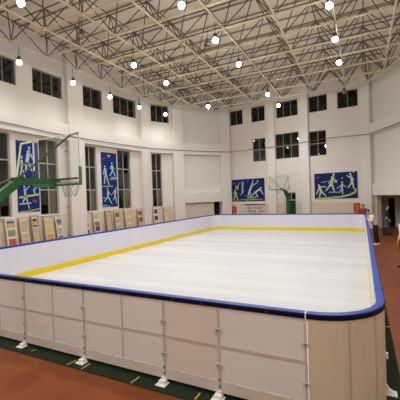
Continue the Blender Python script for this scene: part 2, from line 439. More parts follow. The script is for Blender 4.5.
LAMPS = [
    (-13.25, 9.36, 'lit pendant lamp by the left wall, between the two nearest upper windows'),
    (-13.25, 12.33, 'lit pendant lamp in front of the pilaster above the near basketball hoop'),
    (-13.25, 15.1, 'lit pendant lamp by the left wall just past the two-pane upper window'),
    (-13.2, 17.86, 'lit pendant lamp at the far end of the fifth upper window on the left'),
    (-12.75, 20.4, 'lit pendant lamp hanging before the last upper window of the left wall'),
    (-9.2, 6.63, 'lit pendant lamp at the top left corner of the photo'),
    (-9.2, 12.15, 'lit pendant lamp over the left half of the ice, second of its row'),
    (-9.2, 14.9, 'lit pendant lamp over the left half of the ice, third of its row'),
    (-9.2, 20.2, 'lit pendant lamp in front of the blank left corner wall'),
    (-5.0, 9.19, 'lit pendant lamp over the middle of the ice, nearest of its row'),
    (-5.0, 11.87, 'lit pendant lamp over mid ice beside the dark speaker'),
    (-5.0, 14.59, 'lit pendant lamp over mid ice, third of the middle row'),
    (-5.0, 19.84, 'lit pendant lamp near the far end, over the first back wall pilaster'),
    (-5.0, 22.7, 'lit pendant lamp hanging before the three-pane upper back window'),
    (-.8, 11.6, 'lit pendant lamp over the right side of the ice, largest of its row'),
    (-.8, 14.25, 'lit pendant lamp over the right side of the ice, middle of its row'),
    (-.8, 16.86, 'lit pendant lamp over the right side of the ice, smallest of three in line')]
for l in LAMPS: lamp(*l)
lamp(-9.2, 9.06, 'unlit pendant lamp in the left row over the ice', False)
lamp(-.8, 22.0, 'unlit pendant lamp before the rightmost upper back window', False)
for k, (x, y) in enumerate(((3.4, 6.4), (-.8, 6.4), (-5, 3.9), (-9.2, 1.2), (-13.25, 3.9), (-.8, 1.2), (-5, -1.5), (3.4, -1.5), (-9.2, -4.2), (-13.25, -1.5), (-.8, -4.2))):
    lamp(x, y, 'lit pendant lamp of the rows overhead, out of view above the frame')

sp = thing('ceiling_speaker', 'small dark horn speaker hanging beside the lit lamp over mid ice', 'speaker', (-5.45, 12.1, 8.75))
bm = B(); bar(bm, (-5.45, 12.1, 8.9), (-5.45, 12.1, ZB-.03), .015); obj('rod', bm, M_lampb, sp)
bm = B(); lathe(bm, [(.16, -.12), (.15, -.1), (.07, .06), (.06, .15)], (-5.45, 12.1, 8.75)); obj('body', bm, M_case, sp, True)

# cable strung along the walls
cab = [(0, 10, 6.22), (0, 17.3, 6.24), (0, 19.0, 6.21), (0, 20.0, 6.17), (0, 22.2, 6.18), (1, 2.87, 6.2), (1, 5.8, 6.25), (2, 2.4, 6.23), (3, 2.0, 6.2), (3, 4.3, 6.25), (4, 2.9, 6.22), (4, 8.0, 6.40), (4, 10.6, 6.34), (5, 3.4, 6.34), (5, 8, 6.3)]
bm = B(); tube(bm, [at(FR, i, s, z, -.05) for i, s, z in cab], .022, 6)
tag(obj('wall_cable', bm, M_cable), 'thin dark cable strung along the white ledge of the walls', 'cable')
pp = thing('wall_pipe', 'thin vertical conduit down the left wall pilaster behind the near hoop', 'pipe', at(FR, 0, 21.2, 0, .1))
bm = B(); tube(bm, [at(FR, 0, 21.2, .02, .1), at(FR, 0, 21.2, 5.9, .1)], .022); obj('pipe_run', bm, M_metal, pp)
bm = B()
for z in (.6, 2.2, 3.8, 5.3): fbox(bm, FR, 0, 21.16, 21.24, z, z+.04, .07, .26)
obj('clip', bm, M_metal, pp)

# ------------------------------------------------------------------ rink
X0, X1, Y0, Y1, H = -9.79, .21, 3.68, 21.91, 1.14
RC = .78
def ring(off, n=10):              # rounded rectangle path, off = inward offset
    x0, x1, y0, y1 = X0+off, X1-off, Y0+off, Y1-off; r = RC-off; P = []
    for cx, cy, a0 in ((x1-r, y0+r, -PI/2), (x1-r, y1-r, 0), (x0+r, y1-r, PI/2), (x0+r, y0+r, PI)):
        P.append([(cx+r*math.cos(a0+PI/2*k/n), cy+r*math.sin(a0+PI/2*k/n)) for k in range(n+1)])
    return P
def strip(bm, pa, pb, z0, z1, mi=0):   # closed wall between outer path pa and inner path pb
    n = len(pa); R = [[bm.verts.new((p[0], p[1], z)) for p in path] for path, z in ((pa, z0), (pb, z0), (pb, z1), (pa, z1))]
    for k in range(n-1):
        for q in range(4):
            r, s = R[q], R[(q+1) % 4]
            f = bm.faces.new((r[k], r[k+1], s[k+1], s[k])); f.material_index = mi
    f = bm.faces.new([R[q][0] for q in range(4)]); f.material_index = mi
    f = bm.faces.new([R[q][-1] for q in range(4)][::-1]); f.material_index = mi
TK = .085
oA, iA, kA = ring(0), ring(TK), ring(TK+.006)
iB = ring(TK-.03)
LINER = ring(TK-.012)
Pfl = lambda R: [p for c in R for p in c]
# the ice
bm = B(); P = Pfl(ring(TK+.009)); 
lo = [bm.verts.new((x, y, .03)) for x, y in P]; hi = [bm.verts.new((x, y, .10)) for x, y in P]
bm.faces.new(hi); bm.faces.new(lo[::-1])
for k in range(len(P)): j = (k+1) % len(P); bm.faces.new((lo[k], lo[j], hi[j], hi[k]))
tag(obj('ice_sheet', bm, M_ice), 'white ice sheet with faint streaks inside the boards', 'ice')
# mat below the rink
mt = thing('floor_mat', 'dark green mat lying on the red floor under the rink', 'mat', (-4.8, 12, 0))
bm = B(); box(bm, X0-.2, X1+.19, Y0-.22, Y1+.2, 0, .012); obj('mat_sheet', bm, M_mat, mt)
for x0, y0, x1, y1 in ((-4.08, 3.47, -4.06, 3.64), (-3.78, 3.47, -3.78, 3.65), (-5.02, 3.56, -5.0, 3.64), (-1.9, 3.5, -1.9, 3.64), (-2.86, 3.47, -2.85, 3.64)):
    bm = B(); beam(bm, (x0, y0, .0135), (x1, y1, .0135), .022, .003); obj('tape_mark', bm, M_tape, mt)
for y in (6.8, 9.6):
    bm = B(); box(bm, .24, .40, y-.015, y+.015, .012, .015); obj('tape_mark', bm, M_tape, mt)

def outer_panel(label, x0, x1, m, seams, foot=True, kick=True, mid=True, group='front barrier panels facing the camera'):
    t = thing('barrier_panel', label, 'barrier panel', ((x0+x1)/2, Y0+.05, .06), group)
    g = .012
    bm = B(); box(bm, x0+g, x1-g, Y0+.008, Y0+TK-.012, .06, H); obj('outer_sheet', bm, m, t)
    bm = B(); box(bm, x0+g, x1-g, Y0+TK-.012, Y0+TK, .10, H); obj('inner_liner', bm, M_board, t)
    bm = B(); box(bm, x0+g, x1-g, Y0+TK, Y0+TK+.006, .10, .29); obj('kick_plate', bm, M_kick, t)
    if mid:
        bm = B(); box(bm, x0+g, x1-g, Y0+.003, Y0+.008, .615, .655); obj('middle_rail', bm, M_rail, t)
    bm = B(); box(bm, x0+g, x1-g, Y0+.002, Y0+.008, .06, .20); obj('lower_strip', bm, M_low, t)
    for s in seams:
        bm = B(); box(bm, s-.014, s+.014, Y0+.002, Y0+.008, .20, H); obj('seam_strip', bm, M_rail, t)
    # joint post on the right-hand edge
    bm = B(); box(bm, x1-.022, x1+.006, Y0-.004, Y0+.008, .06, H); jp = obj('joint_post', bm, M_post, t)
    la = {}
    for z in (.40, .84):
        bm = B(); box(bm, x1-.045, x1+.03, Y0-.016, Y0-.004, z-.02, z+.02); obj('latch', bm, M_post, jp)
    for z in (.14, .22, .40, .84):
        bm = B(); bar(bm, (x1-.009, Y0-.018, z), (x1-.009, Y0-.003, z), .012, 8); obj('bolt', bm, M_bolt, jp)
    bm = B()
    nb = max(2, int((x1-x0)/.3))
    for k in range(nb):
        x = x0+(x1-x0)*(k+.5)/nb
        for z in (.635, .20): bar(bm, (x, Y0-.002, z), (x, Y0+.004, z), .006, 6)
    o = obj('rivet', bm, M_bolt, t); o['kind'] = 'stuff'
    if foot:
        bm = B(); x = x1-.01
        box(bm, x-.075, x+.075, Y0-.13, Y0-.004, .013, .024)
        box(bm, x-.05, x+.045, Y0-.085, Y0-.004, .024, .062); box(bm, x-.025, x+.03, Y0-.04, Y0-.004, .062, .09)
        obj('foot_bracket', bm, M_foot, t)
    return t
outer_panel('grey white barrier panel cut off by the left edge of the photo', -6.75, -5.32, M_pan1, [-6.04])
outer_panel('grey white front barrier panel between the first two white feet from the left', -5.32, -3.91, M_pan1, [-4.61])
outer_panel('grey white front barrier panel with two yellow marks at its left foot', -3.91, -2.44, M_pan1, [-3.16])
outer_panel('narrow pinkish front barrier panel without a seam', -2.44, -1.63, M_pan2, [])
outer_panel('plain pale front barrier panel left of the tan rounded corner', -1.63, -.585, M_pan1, [], foot=False)
outer_panel('front barrier panels out of the photo beyond its left edge', X0+RC, -6.75, M_pan1, [-8.2], group=None)
# long side and end boards, seen from the ice side
def side_board(label, mo, path_o, path_i, path_k, z0=.06):
    c = (path_o[0][0]/2+path_o[-1][0]/2, path_o[0][1]/2+path_o[-1][1]/2, z0)
    t = thing('barrier_wall', label, 'rink board', c)
    bm = B(); strip(bm, path_o, [(a[0]*.15+b[0]*.85, a[1]*.15+b[1]*.85) for a, b in zip(path_o, path_i)], z0, H); obj('outer_sheet', bm, mo, t)
    bm = B(); strip(bm, [(a[0]*.15+b[0]*.85, a[1]*.15+b[1]*.85) for a, b in zip(path_o, path_i)], path_i, .10, H); obj('inner_liner', bm, M_board, t)
    bm = B(); strip(bm, path_i, path_k, .10, .29); obj('kick_plate', bm, M_kick, t)
    return t
g = .012
cor = side_board('tan rounded corner barrier at the near right of the rink', M_pan3, oA[0], iA[0], kA[0])
rt = side_board('right long board of the rink with blue cap, beside the red floor', M_pan2, [(X1, Y0+RC+g), (X1, Y1-RC-g)], [(X1-TK, Y0+RC+g), (X1-TK, Y1-RC-g)], [(X1-TK-.006, Y0+RC+g), (X1-TK-.006, Y1-RC-g)])
side_board('rounded white corner board at the far right, by the man in white', M_pan1, oA[1], iA[1], kA[1])
side_board('white far end board with yellow kick strip', M_pan1, [(X1-RC-g, Y1), (X0+RC+g, Y1)], [(X1-RC-g, Y1-TK), (X0+RC+g, Y1-TK)], [(X1-RC-g, Y1-TK-.006), (X0+RC+g, Y1-TK-.006)])
side_board('rounded white corner board at the far left of the rink', M_pan1, oA[2], iA[2], kA[2])
side_board('long white left board with yellow kick strip, before the picture panels', M_pan1, [(X0, Y1-RC-g), (X0, Y0+RC+g)], [(X0+TK, Y1-RC-g), (X0+TK, Y0+RC+g)], [(X0+TK+.006, Y1-RC-g), (X0+TK+.006, Y0+RC+g)])
side_board('rounded corner barrier at the near left, out of the photo', M_pan1, oA[3], iA[3], kA[3])
# seams and rivets of the tan corner
for ang in (-58, -31):
    cx, cy = X1-RC, Y0+RC; dx, dy = math.cos(math.radians(ang)), math.sin(math.radians(ang)); x, y = cx+RC*dx, cy+RC*dy
    bm = B(); tx, ty = -dy*.012, dx*.012
    hexa(bm, [(x-tx+dx*.004, y-ty+dy*.004, .06), (x+tx+dx*.004, y+ty+dy*.004, .06), (x+tx-dx*.01, y+ty-dy*.01, .06), (x-tx-dx*.01, y-ty-dy*.01, .06),
              (x-tx+dx*.004, y-ty+dy*.004, H), (x+tx+dx*.004, y+ty+dy*.004, H), (x+tx-dx*.01, y+ty-dy*.01, H), (x-tx-dx*.01, y-ty-dy*.01, H)])
    obj('seam_strip', bm, mat('tan_seam', (.56, .485, .355), .5), cor)
    bm = B()
    for z in (.12, .3, .48, .66, .84, 1.0): bar(bm, (x+dx*.001, y+dy*.001, z), (x+dx*.008, y+dy*.008, z), .0045, 6)
    o = obj('rivet', bm, M_bolt, cor)
# white brackets and clips on the outside of the right board
for y, z in ((4.55, .06), (7.4, .06), (9.5, .06), (12, .06)):
    bm = B(); box(bm, X1+.002, X1+.115, y-.06, y+.06, .013, .028); hexa(bm, [(X1+.002, y-.04, .028), (X1+.1, y-.04, .028), (X1+.1, y+.04, .028), (X1+.002, y+.04, .028), (X1+.002, y-.03, .13), (X1+.035, y-.03, .07), (X1+.035, y+.03, .07), (X1+.002, y+.03, .13)])
    obj('foot_bracket', bm, M_foot, rt)
for y in (4.55, 7.4):
    bm = B(); box(bm, X1, X1+.03, y-.03, y+.03, .45, .51); obj('latch', bm, M_foot, rt)
# blue cap rail all round the boards
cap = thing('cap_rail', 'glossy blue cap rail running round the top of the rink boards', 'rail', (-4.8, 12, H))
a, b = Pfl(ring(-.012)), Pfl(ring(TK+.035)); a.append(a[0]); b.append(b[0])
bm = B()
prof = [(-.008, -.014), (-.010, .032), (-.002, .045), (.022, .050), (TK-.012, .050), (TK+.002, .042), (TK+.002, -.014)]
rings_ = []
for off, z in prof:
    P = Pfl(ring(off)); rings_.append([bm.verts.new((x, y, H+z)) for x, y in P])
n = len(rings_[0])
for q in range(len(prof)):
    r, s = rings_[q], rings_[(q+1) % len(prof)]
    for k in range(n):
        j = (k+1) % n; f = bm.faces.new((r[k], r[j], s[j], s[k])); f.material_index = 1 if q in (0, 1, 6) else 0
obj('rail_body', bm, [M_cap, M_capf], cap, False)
bm = B(); box(bm, X1-TK-.006, X1+.011, 4.956, 4.964, H+.001, H+.0508); obj('cap_joint', bm, M_capf, cap)
bm = B(); box(bm, -.594, -.580, Y0-.014, Y0+.05, H-.05, H+.055); obj('white_clip', bm, M_white, cap)['label'] = 'small white clip over the blue rail'
bm = B()
for x in [-9+.42*k for k in range(20)]:
    bar(bm, (x, Y0-.015, H+.012), (x, Y0-.007, H+.012), .005, 6)
o = obj('screw', bm, M_metal, cap); o['kind'] = 'stuff'

# ------------------------------------------------------------------ basketball hoops
nh = thing('basketball_hoop', 'green basketball hoop with clear backboard reaching in from the left over the near boards', 'basketball hoop', (-6, 1.2, 0))
def P_(name, bm, m, par): return obj(name, bm, m, par)
bm = B(); box(bm, -6.5, -5.5, .3, 2.2, 0, .38); P_('base', bm, M_green, nh)
bm = B(); beam(bm, (-6, 1.1, .38), (-6, 2.7, 1.9), .16, .2); beam(bm, (-6, 2.7, 1.9), (-6, 4.05, 2.86), .13, .15); P_('lift_arm', bm, M_green, nh)
bm = B(); beam(bm, (-6, 4.0, 2.925), (-6, 4.94, 2.935), .12, .13); P_('boom', bm, M_green, nh)
bm = B(); tube(bm, [(-6, 1.3, .38), (-6, 2.6, 2.3), (-6, 4.0, 2.98)], .018); P_('tie_rod', bm, M_dgreen, nh)
bm = B(); tube(bm, [(-5.96, 4.12, 3.0), (-5.08, 4.6, 3.79), (-5.27, 4.975, 3.92)], .02, 8); P_('brace', bm, M_dgreen, nh)
bm = B(); tube(bm, [(-6.04, 4.12, 3.0), (-6.56, 4.6, 3.77), (-6.68, 4.975, 3.88)], .02, 8); P_('brace', bm, M_lgreen, nh)['label'] = 'pale green brace'
bx0, bx1, bz0, bz1 = -6.70, -5.25, 2.86, 3.92
bm = B(); box(bm, bx0+.02, bx1-.02, 4.985, 4.997, bz0+.02, bz1-.02); nbd = P_('backboard', bm, M_acryl, nh)
bm = B(); t = .022
box(bm, bx0, bx1, 4.978, 5.004, bz1-t, bz1); box(bm, bx0, bx1, 4.978, 5.004, bz0, bz0+t); box(bm, bx0, bx0+t, 4.978, 5.004, bz0+t, bz1-t); box(bm, bx1-t, bx1, 4.978, 5.004, bz0+t, bz1-t)
P_('board_frame', bm, M_white, nbd)
bm = B(); box(bm, bx0-.012, bx1+.012, 4.965, 5.018, bz0-.025, bz0+.022); box(bm, bx1-.022, bx1+.014, 4.965, 5.018, bz0+.022, bz0+.36); box(bm, bx0-.014, bx0+.022, 4.965, 5.018, bz0+.022, bz0+.36)
P_('edge_padding', bm, M_teal, nbd)
def hoop_ring(par, cx, cy, z, r, back):
    bm = B(); P = [(cx+r*math.cos(2*PI*k/24), cy+r*math.sin(2*PI*k/24), z) for k in range(25)]; tube(bm, P, .012, 6)
    box(bm, cx-.07, cx+.07, min(cy, back)+(0 if back < cy else r-.02), (cy-r+.02) if back < cy else max(cy, back), z-.03, z+.012)
    rm = obj('rim', bm, M_rim, par)
    bm = B()
    n = 10
    for k in range(n):
        for s in (-1, 1):
            pts = []
            for q in range(5):
                rr = r*(1-.115*q); a = 2*PI*(k+s*.5*q)/n; pts.append((cx+rr*math.cos(a), cy+rr*math.sin(a), z-.085*q))
            tube(bm, pts, .004, 4)
    obj('net', bm, M_net, rm)
bm = B(); beam(bm, (-6.2, 4.955, 2.975), (-5.29, 4.955, 2.975), .03, .04); P_('cross_bar', bm, M_green, nh)
hoop_ring(nh, -5.93, 5.33, 2.945, .225, 5.0)

fh = thing('basketball_hoop', 'far basketball hoop on a green post against the back wall', 'basketball hoop', (-5.05, 25.0, 0))
bm = B(); box(bm, -5.4, -4.6, 24.6, 25.5, 0, .3); P_('base', bm, M_green, fh)
bm = B(); beam(bm, (-5.0, 24.95, .3), (-5.0, 24.95, 2.3), .24, .26); beam(bm, (-5.0, 24.95, 2.25), (-5.12, 24.75, 2.72), .2, .22); beam(bm, (-5.12, 24.78, 2.7), (-5.4, 24.36, 2.92), .12, .12); P_('post', bm, M_green, fh)
hx0, hx1, hz0, hz1, hy = -6.2, -4.75, 2.84, 3.83, 24.3
bm = B(); box(bm, hx0+.015, hx1-.015, hy, hy+.012, hz0+.015, hz1-.015); fbd = P_('backboard', bm, M_acryl, fh)
bm = B(); t = .03
box(bm, hx0, hx1, hy-.01, hy+.022, hz1-t*.6, hz1); box(bm, hx0, hx0+t*.6, hy-.01, hy+.022, hz0, hz1); box(bm, hx1-t*.6, hx1, hy-.01, hy+.022, hz0, hz1); P_('board_frame', bm, M_metal, fbd)
bm = B(); box(bm, hx0-.01, hx1+.01, hy-.025, hy+.035, hz0-.03, hz0+.03); box(bm, hx1-.03, hx1+.02, hy-.025, hy+.035, hz0+.03, hz0+.36); box(bm, hx0-.02, hx0+.03, hy-.025, hy+.035, hz0+.03, hz0+.36); P_('edge_padding', bm, M_teal, fbd)
bm = B(); tube(bm, [(hx0+.03, hy+.03, hz1-.03), (-5.4, hy+.25, 2.93)], .018); P_('brace', bm, M_dgreen, fh)
bm = B(); tube(bm, [(hx1-.03, hy+.03, hz1-.03), (-5.25, hy+.25, 2.93)], .018); P_('brace', bm, M_dgreen, fh)
hoop_ring(fh, -5.47, hy-.32, 2.9, .225, hy)

# ------------------------------------------------------------------ posters
def poly2d(bm, f, s0, s1, z0, z1, pts, o0, o1):
    lo = [bm.verts.new(at(BK, f, s0+(s1-s0)*u, z0+(z1-z0)*v, o0)) for u, v in pts]
    hi = [bm.verts.new(at(BK, f, s0+(s1-s0)*u, z0+(z1-z0)*v, o1)) for u, v in pts]
    n = len(pts); bm.faces.new(lo); bm.faces.new(hi[::-1])
    for k in range(n): j = (k+1) % n; bm.faces.new((lo[k], lo[j], hi[j], hi[k]))
def capsule(asp, a, b, ra, rb, n=6):   # 2D capsule outline in (u,v), asp = width/height
    ax, ay = a[0]*asp, a[1]; bx, by = b[0]*asp, b[1]; t = math.atan2(by-ay, bx-ax); P = []
    for k in range(n+1): q = t+PI/2+PI*k/n; P.append(((ax+ra*math.cos(q))/asp, ay+ra*math.sin(q)))
    for k in range(n+1): q = t-PI/2+PI*k/n; P.append(((bx+rb*math.cos(q))/asp, by+rb*math.sin(q)))
    return P
def poster(name, label, f, s0, s1, z0, z1, m, figs, cat='poster'):
    t = thing(name, label, cat, at(BK, f, (s0+s1)/2, z0, -.02))
    bm = B(); fbox(bm, BK, f, s0, s1, z0, z1, -.03, -.001); pnl = obj('panel', bm, m, t)
    asp = (s1-s0)/(z1-z0)
    for kind, mm, caps in figs:
        if kind in ('brush_stroke', 'ball_mark', 'red_mark', 'pale_stroke', 'yellow_band', 'picture'):
            for c in caps:
                bm = B(); poly2d(bm, f, s0, s1, z0, z1, capsule(asp, c[0], c[1], c[2]*.8, c[3]*.8), -.036, -.0301); obj(kind, bm, mm, pnl)
            continue
        bm = B()
        for c in caps: poly2d(bm, f, s0, s1, z0, z1, capsule(asp, c[0], c[1], c[2]*.85, c[3]*.85), -.036, -.0301)
        obj(kind, bm, mm, pnl)
    return t
def N(w0, w1, h0, h1):
    def g(*pts):   # pixel pairs of a crop to panel coordinates
        return [(((x0-w0)/(w1-w0), 1-(y0-h0)/(h1-h0)), ((x1-w0)/(w1-w0), 1-(y1-h0)/(h1-h0)), r/(h1-h0), q/(h1-h0)) for x0, y0, x1, y1, r, q in pts]
    return g
g1 = N(42, 354, 62, 280)
poster('sports_poster', 'wide blue sports poster on the back wall, left of the far hoop', 4, .1, 3.09, 2.0, 3.87, M_navy, [
    ('athlete_figure', M_figg, g1((72, 168, 72, 169, 9, 9), (75, 182, 74, 215, 10, 8), (76, 188, 54, 200, 5, 4), (78, 190, 96, 206, 5, 4), (71, 215, 60, 262, 7, 5), (79, 215, 98, 258, 7, 5))),
    ('athlete_figure', M_fig, g1((152, 96, 153, 97, 9, 9), (150, 112, 146, 152, 9, 8), (150, 105, 140, 84, 4, 3), (146, 152, 138, 205, 7, 4), (148, 155, 152, 190, 7, 5), (152, 190, 124, 216, 5, 4))),
    ('athlete_figure', M_fig, g1((243, 106, 244, 107, 9, 9), (240, 122, 214, 180, 13, 11), (242, 112, 251, 74, 6, 4), (244, 128, 288, 106, 6, 4), (212, 180, 195, 243, 10, 5), (218, 180, 222, 236, 9, 5))),
    ('athlete_figure', M_fig, g1((320, 155, 321, 156, 9, 9), (308, 168, 264, 196, 12, 10), (315, 170, 340, 216, 6, 5), (262, 196, 230, 232, 8, 5), (268, 198, 290, 238, 8, 5))),
    ('ball_mark', M_fig, g1((66, 100, 67, 101, 7, 7), (122, 100, 123, 101, 6, 6), (291, 88, 292, 89, 9, 9), (195, 90, 196, 90, 4, 4))),
    ('brush_stroke', M_lime, g1((82, 122, 84, 160, 5, 5), (84, 160, 94, 132, 5, 5), (94, 132, 100, 162, 5, 5), (100, 162, 108, 112, 5, 5), (60, 268, 180, 262, 3, 3), (175, 268, 335, 262, 5, 3), (205, 244, 285, 238, 4, 4), (190, 252, 270, 250, 3, 3))),
    ('red_mark', M_red, g1((165, 220, 178, 228, 5, 5)))])
g2 = N(15, 362, 58, 262)
arc = [(32, 262, 150, 255, 8, 7), (150, 255, 230, 249, 7, 7), (230, 249, 300, 236, 7, 8), (300, 236, 340, 218, 8, 9), (340, 218, 350, 198, 9, 8), (350, 198, 325, 180, 8, 3)]
poster('sports_poster', 'wide navy sports poster with a lime swoosh, right end of the back wall', 4, 7.04, 9.96, 2.06, 3.93, M_navy, [
    ('lime_swoosh', M_lime, g2(*arc)),
    ('athlete_figure', M_figg, g2((53, 152, 54, 153, 9, 9), (58, 168, 70, 204, 12, 10), (62, 166, 110, 166, 5, 4), (56, 172, 30, 224, 6, 4), (68, 206, 55, 245, 8, 5), (76, 206, 110, 240, 8, 4))),
    ('athlete_figure', M_figg, g2((177, 72, 178, 74, 10, 10), (170, 94, 156, 150, 13, 11), (174, 104, 200, 134, 7, 5), (164, 110, 138, 140, 6, 4), (150, 152, 110, 200, 10, 4), (162, 152, 180, 206, 9, 5))),
    ('athlete_figure', M_fig, g2((243, 138, 244, 139, 8, 8), (243, 155, 240, 190, 9, 8), (240, 158, 204, 182, 4, 4), (246, 156, 272, 172, 4, 4), (238, 192, 220, 216, 6, 4), (244, 192, 246, 228, 6, 4))),
    ('athlete_figure', M_figg, g2((308, 76, 309, 78, 9, 9), (314, 96, 322, 138, 11, 10), (308, 104, 284, 88, 5, 4), (318, 98, 332, 120, 5, 4), (318, 142, 290, 182, 8, 4), (324, 142, 332, 180, 8, 4))),
    ('brush_stroke', M_fig, g2((76, 130, 150, 122, 2, 2), (136, 211, 215, 213, 3, 3), (180, 135, 200, 120, 4, 5), (245, 104, 246, 106, 5, 5), (330, 64, 340, 62, 5, 5))),
    ('red_mark', M_red, g2((30, 92, 58, 88, 4, 4)))])
g3 = N(160, 390, 950, 2120)   # tall poster near left, crop scale x10
g3 = N(16, 38.5, 141, 212)
poster('sports_poster', 'tall blue sports poster on the left wall behind the near hoop', 0, 18.24, 19.43, 2.04, 5.56, M_blue, [
    ('athlete_figure', M_fig, g3((29, 147, 29.2, 147.3, 1.4, 1.4), (28.5, 151, 26, 163, 2.4, 2), (29, 151, 32.5, 158, 1.1, .8), (26, 163, 24.5, 172, 1.4, .9), (28, 163, 31, 170, 1.4, .9))),
    ('athlete_figure', M_fig, g3((21, 157, 21, 158, 1.1, 1.1), (21, 161, 20.6, 170, 1.3, 1.1), (20, 171, 18.5, 178, .9, .7), (22, 171, 23.4, 177, .9, .7))),
    ('athlete_figure', M_fig, g3((22.5, 186.5, 22.8, 186.8, 1.1, 1.1), (23, 189.5, 23.6, 196, 1.4, 1.2), (24, 190, 28, 186, .7, .5), (23.2, 197, 20.5, 203, .9, .6), (24.2, 197, 27, 209, 1.0, .6))),
    ('athlete_figure', M_fig, g3((33, 187, 33, 187.5, .9, .9), (32.3, 190, 33.5, 193, 1, .9), (33, 190, 36, 187, .5, .4))),
    ('brush_stroke', M_lime, g3((18, 165, 32, 163.5, .6, .5), (17.6, 197.5, 37, 194.5, 1.1, 1.3), (28, 211, 38, 209.5, .6, .6), (17.8, 211.6, 28, 211.2, .5, .5))),
    ('pale_stroke', M_fig, g3((17.5, 204, 28.5, 203.3, .7, .9))),
    ('red_mark', M_red, g3((31, 200.5, 33, 199, .5, .5), (33, 199, 31.5, 202, .5, .5), (32, 202.5, 35, 200, .5, .5), (35, 200, 34, 203, .5, .5)))])
g4 = N(101, 117, 151.5, 206.5)
poster('sports_poster', 'tall blue poster with running figures between two left wall windows', 1, 1.43, 2.72, 2.06, 5.58, M_blue, [
    ('athlete_figure', M_fig, g4((104.3, 165.5, 104.3, 166, 1, 1), (104.6, 168.5, 105.2, 175, 1.7, 1.4), (104, 176, 103.6, 183, .9, .6), (106, 176, 108, 184, .9, .6), (103.6, 169, 102.5, 174, .6, .5))),
    ('athlete_figure', M_fig, g4((111.8, 161.8, 111.9, 162.3, 1, 1), (111.7, 165, 112.2, 169.5, 1.4, 1.1), (111, 165, 109.8, 167.8, .6, .5), (112.6, 165, 114, 168, .6, .5), (112, 170, 109.5, 175, .8, .6), (113, 170, 115, 175, .8, .6))),
    ('athlete_figure', M_fig, g4((106.6, 188, 106.6, 188.4, .9, .9), (106.7, 191, 106.4, 196, 1.3, 1), (107.5, 192, 110, 194.8, .5, .4), (106, 197, 103.2, 201, .8, .5), (107.2, 197, 110.5, 204, .8, .5))),
    ('athlete_figure', M_fig, g4((115.3, 187.6, 115.3, 188, .9, .9), (114.6, 190, 114, 196, 1.3, 1.1), (113.5, 190, 111.3, 194, .5, .4), (113.6, 197, 112, 200, .7, .5), (114.6, 197, 115.6, 203, .8, .5))),
    ('brush_stroke', M_lime, g4((107.6, 154, 108.7, 156, .6, .6), (108.7, 156, 110, 154, .6, .6), (101.8, 186, 112, 185.6, .5, .5), (110, 178.3, 116.4, 177.8, .6, .6), (101.8, 204.8, 108, 205.9, .6, .3), (102, 197, 104, 198, .5, .5))),
    ('pale_stroke', M_fig, g4((111, 176.6, 116.4, 176.2, .4, .4))),
    ('red_mark', M_red, g4((103, 158.5, 105.5, 157, .5, .4)))])
# small wall notices
gn_ = N(0, 10, 0, 10)
poster('wall_notice', 'small red notice with a yellow foot, left end of the back wall', 4, .02, .46, .90, 1.58, M_red, [('yellow_band', M_lime, gn_((2, 8.6, 8, 8.6, .7, .7))), ('picture', mat('orange_print', (.55, .17, .05), .6), gn_((3.5, 3.2, 6.5, 3.2, .9, .9), (5, 3.5, 5, 6, .8, .8)))], 'notice')
poster('wall_notice', 'small red notice on the back wall by the person in red', 4, 9.66, 10.08, .95, 1.70, M_red, [('picture', mat('orange_print', (.55, .17, .05), .6), gn_((3, 3, 7, 3, .9, .9), (5, 4, 5, 6.5, .8, .8))), ('yellow_band', mat('ochre_print', (.5, .3, .08), .6), gn_((2, 8.8, 8, 8.8, .6, .6)))], 'notice')
# notice board with header and rows of dark characters
nb = thing('notice_board', 'white notice board with a dark red header and rows of black characters', 'notice board', at(BK, 4, 2.17, .8, -.02))
bm = B(); fbox(bm, BK, 4, 1.21, 3.14, .3, 1.80, -.05, -.001); obj('panel', bm, mat('notice_white', (.60, .55, .50), .6), nb)
bm = B(); fbox(bm, BK, 4, 1.24, 2.5, 1.66, 1.765, -.056, -.0501); obj('header', bm, mat('dark_header', (.10, .035, .03), .6), nb)
bm = B(); fbox(bm, BK, 4, 2.5, 3.11, 1.66, 1.765, -.056, -.0501); obj('header', bm, mat('red_header', (.40, .07, .05), .6), nb)
for z in (1.36, 1.10, .84):
    bm = B()
    for k in range(7):
        s = 1.55+.2*k
        if (k*7+int(z*100)) % 6 == 0: continue
        fbox(bm, BK, 4, s, s+.13, z+.12, z+.15, -.055, -.0501); fbox(bm, BK, 4, s+.05, s+.08, z, z+.12, -.055, -.0501)
        fbox(bm, BK, 4, s, s+.13, z+.05, z+.075, -.055, -.0501); fbox(bm, BK, 4, s+.005, s+.03, z, z+.05, -.055, -.0501); fbox(bm, BK, 4, s+.1, s+.125, z, z+.05, -.055, -.0501)
    obj('text_row', bm, M_black, nb)

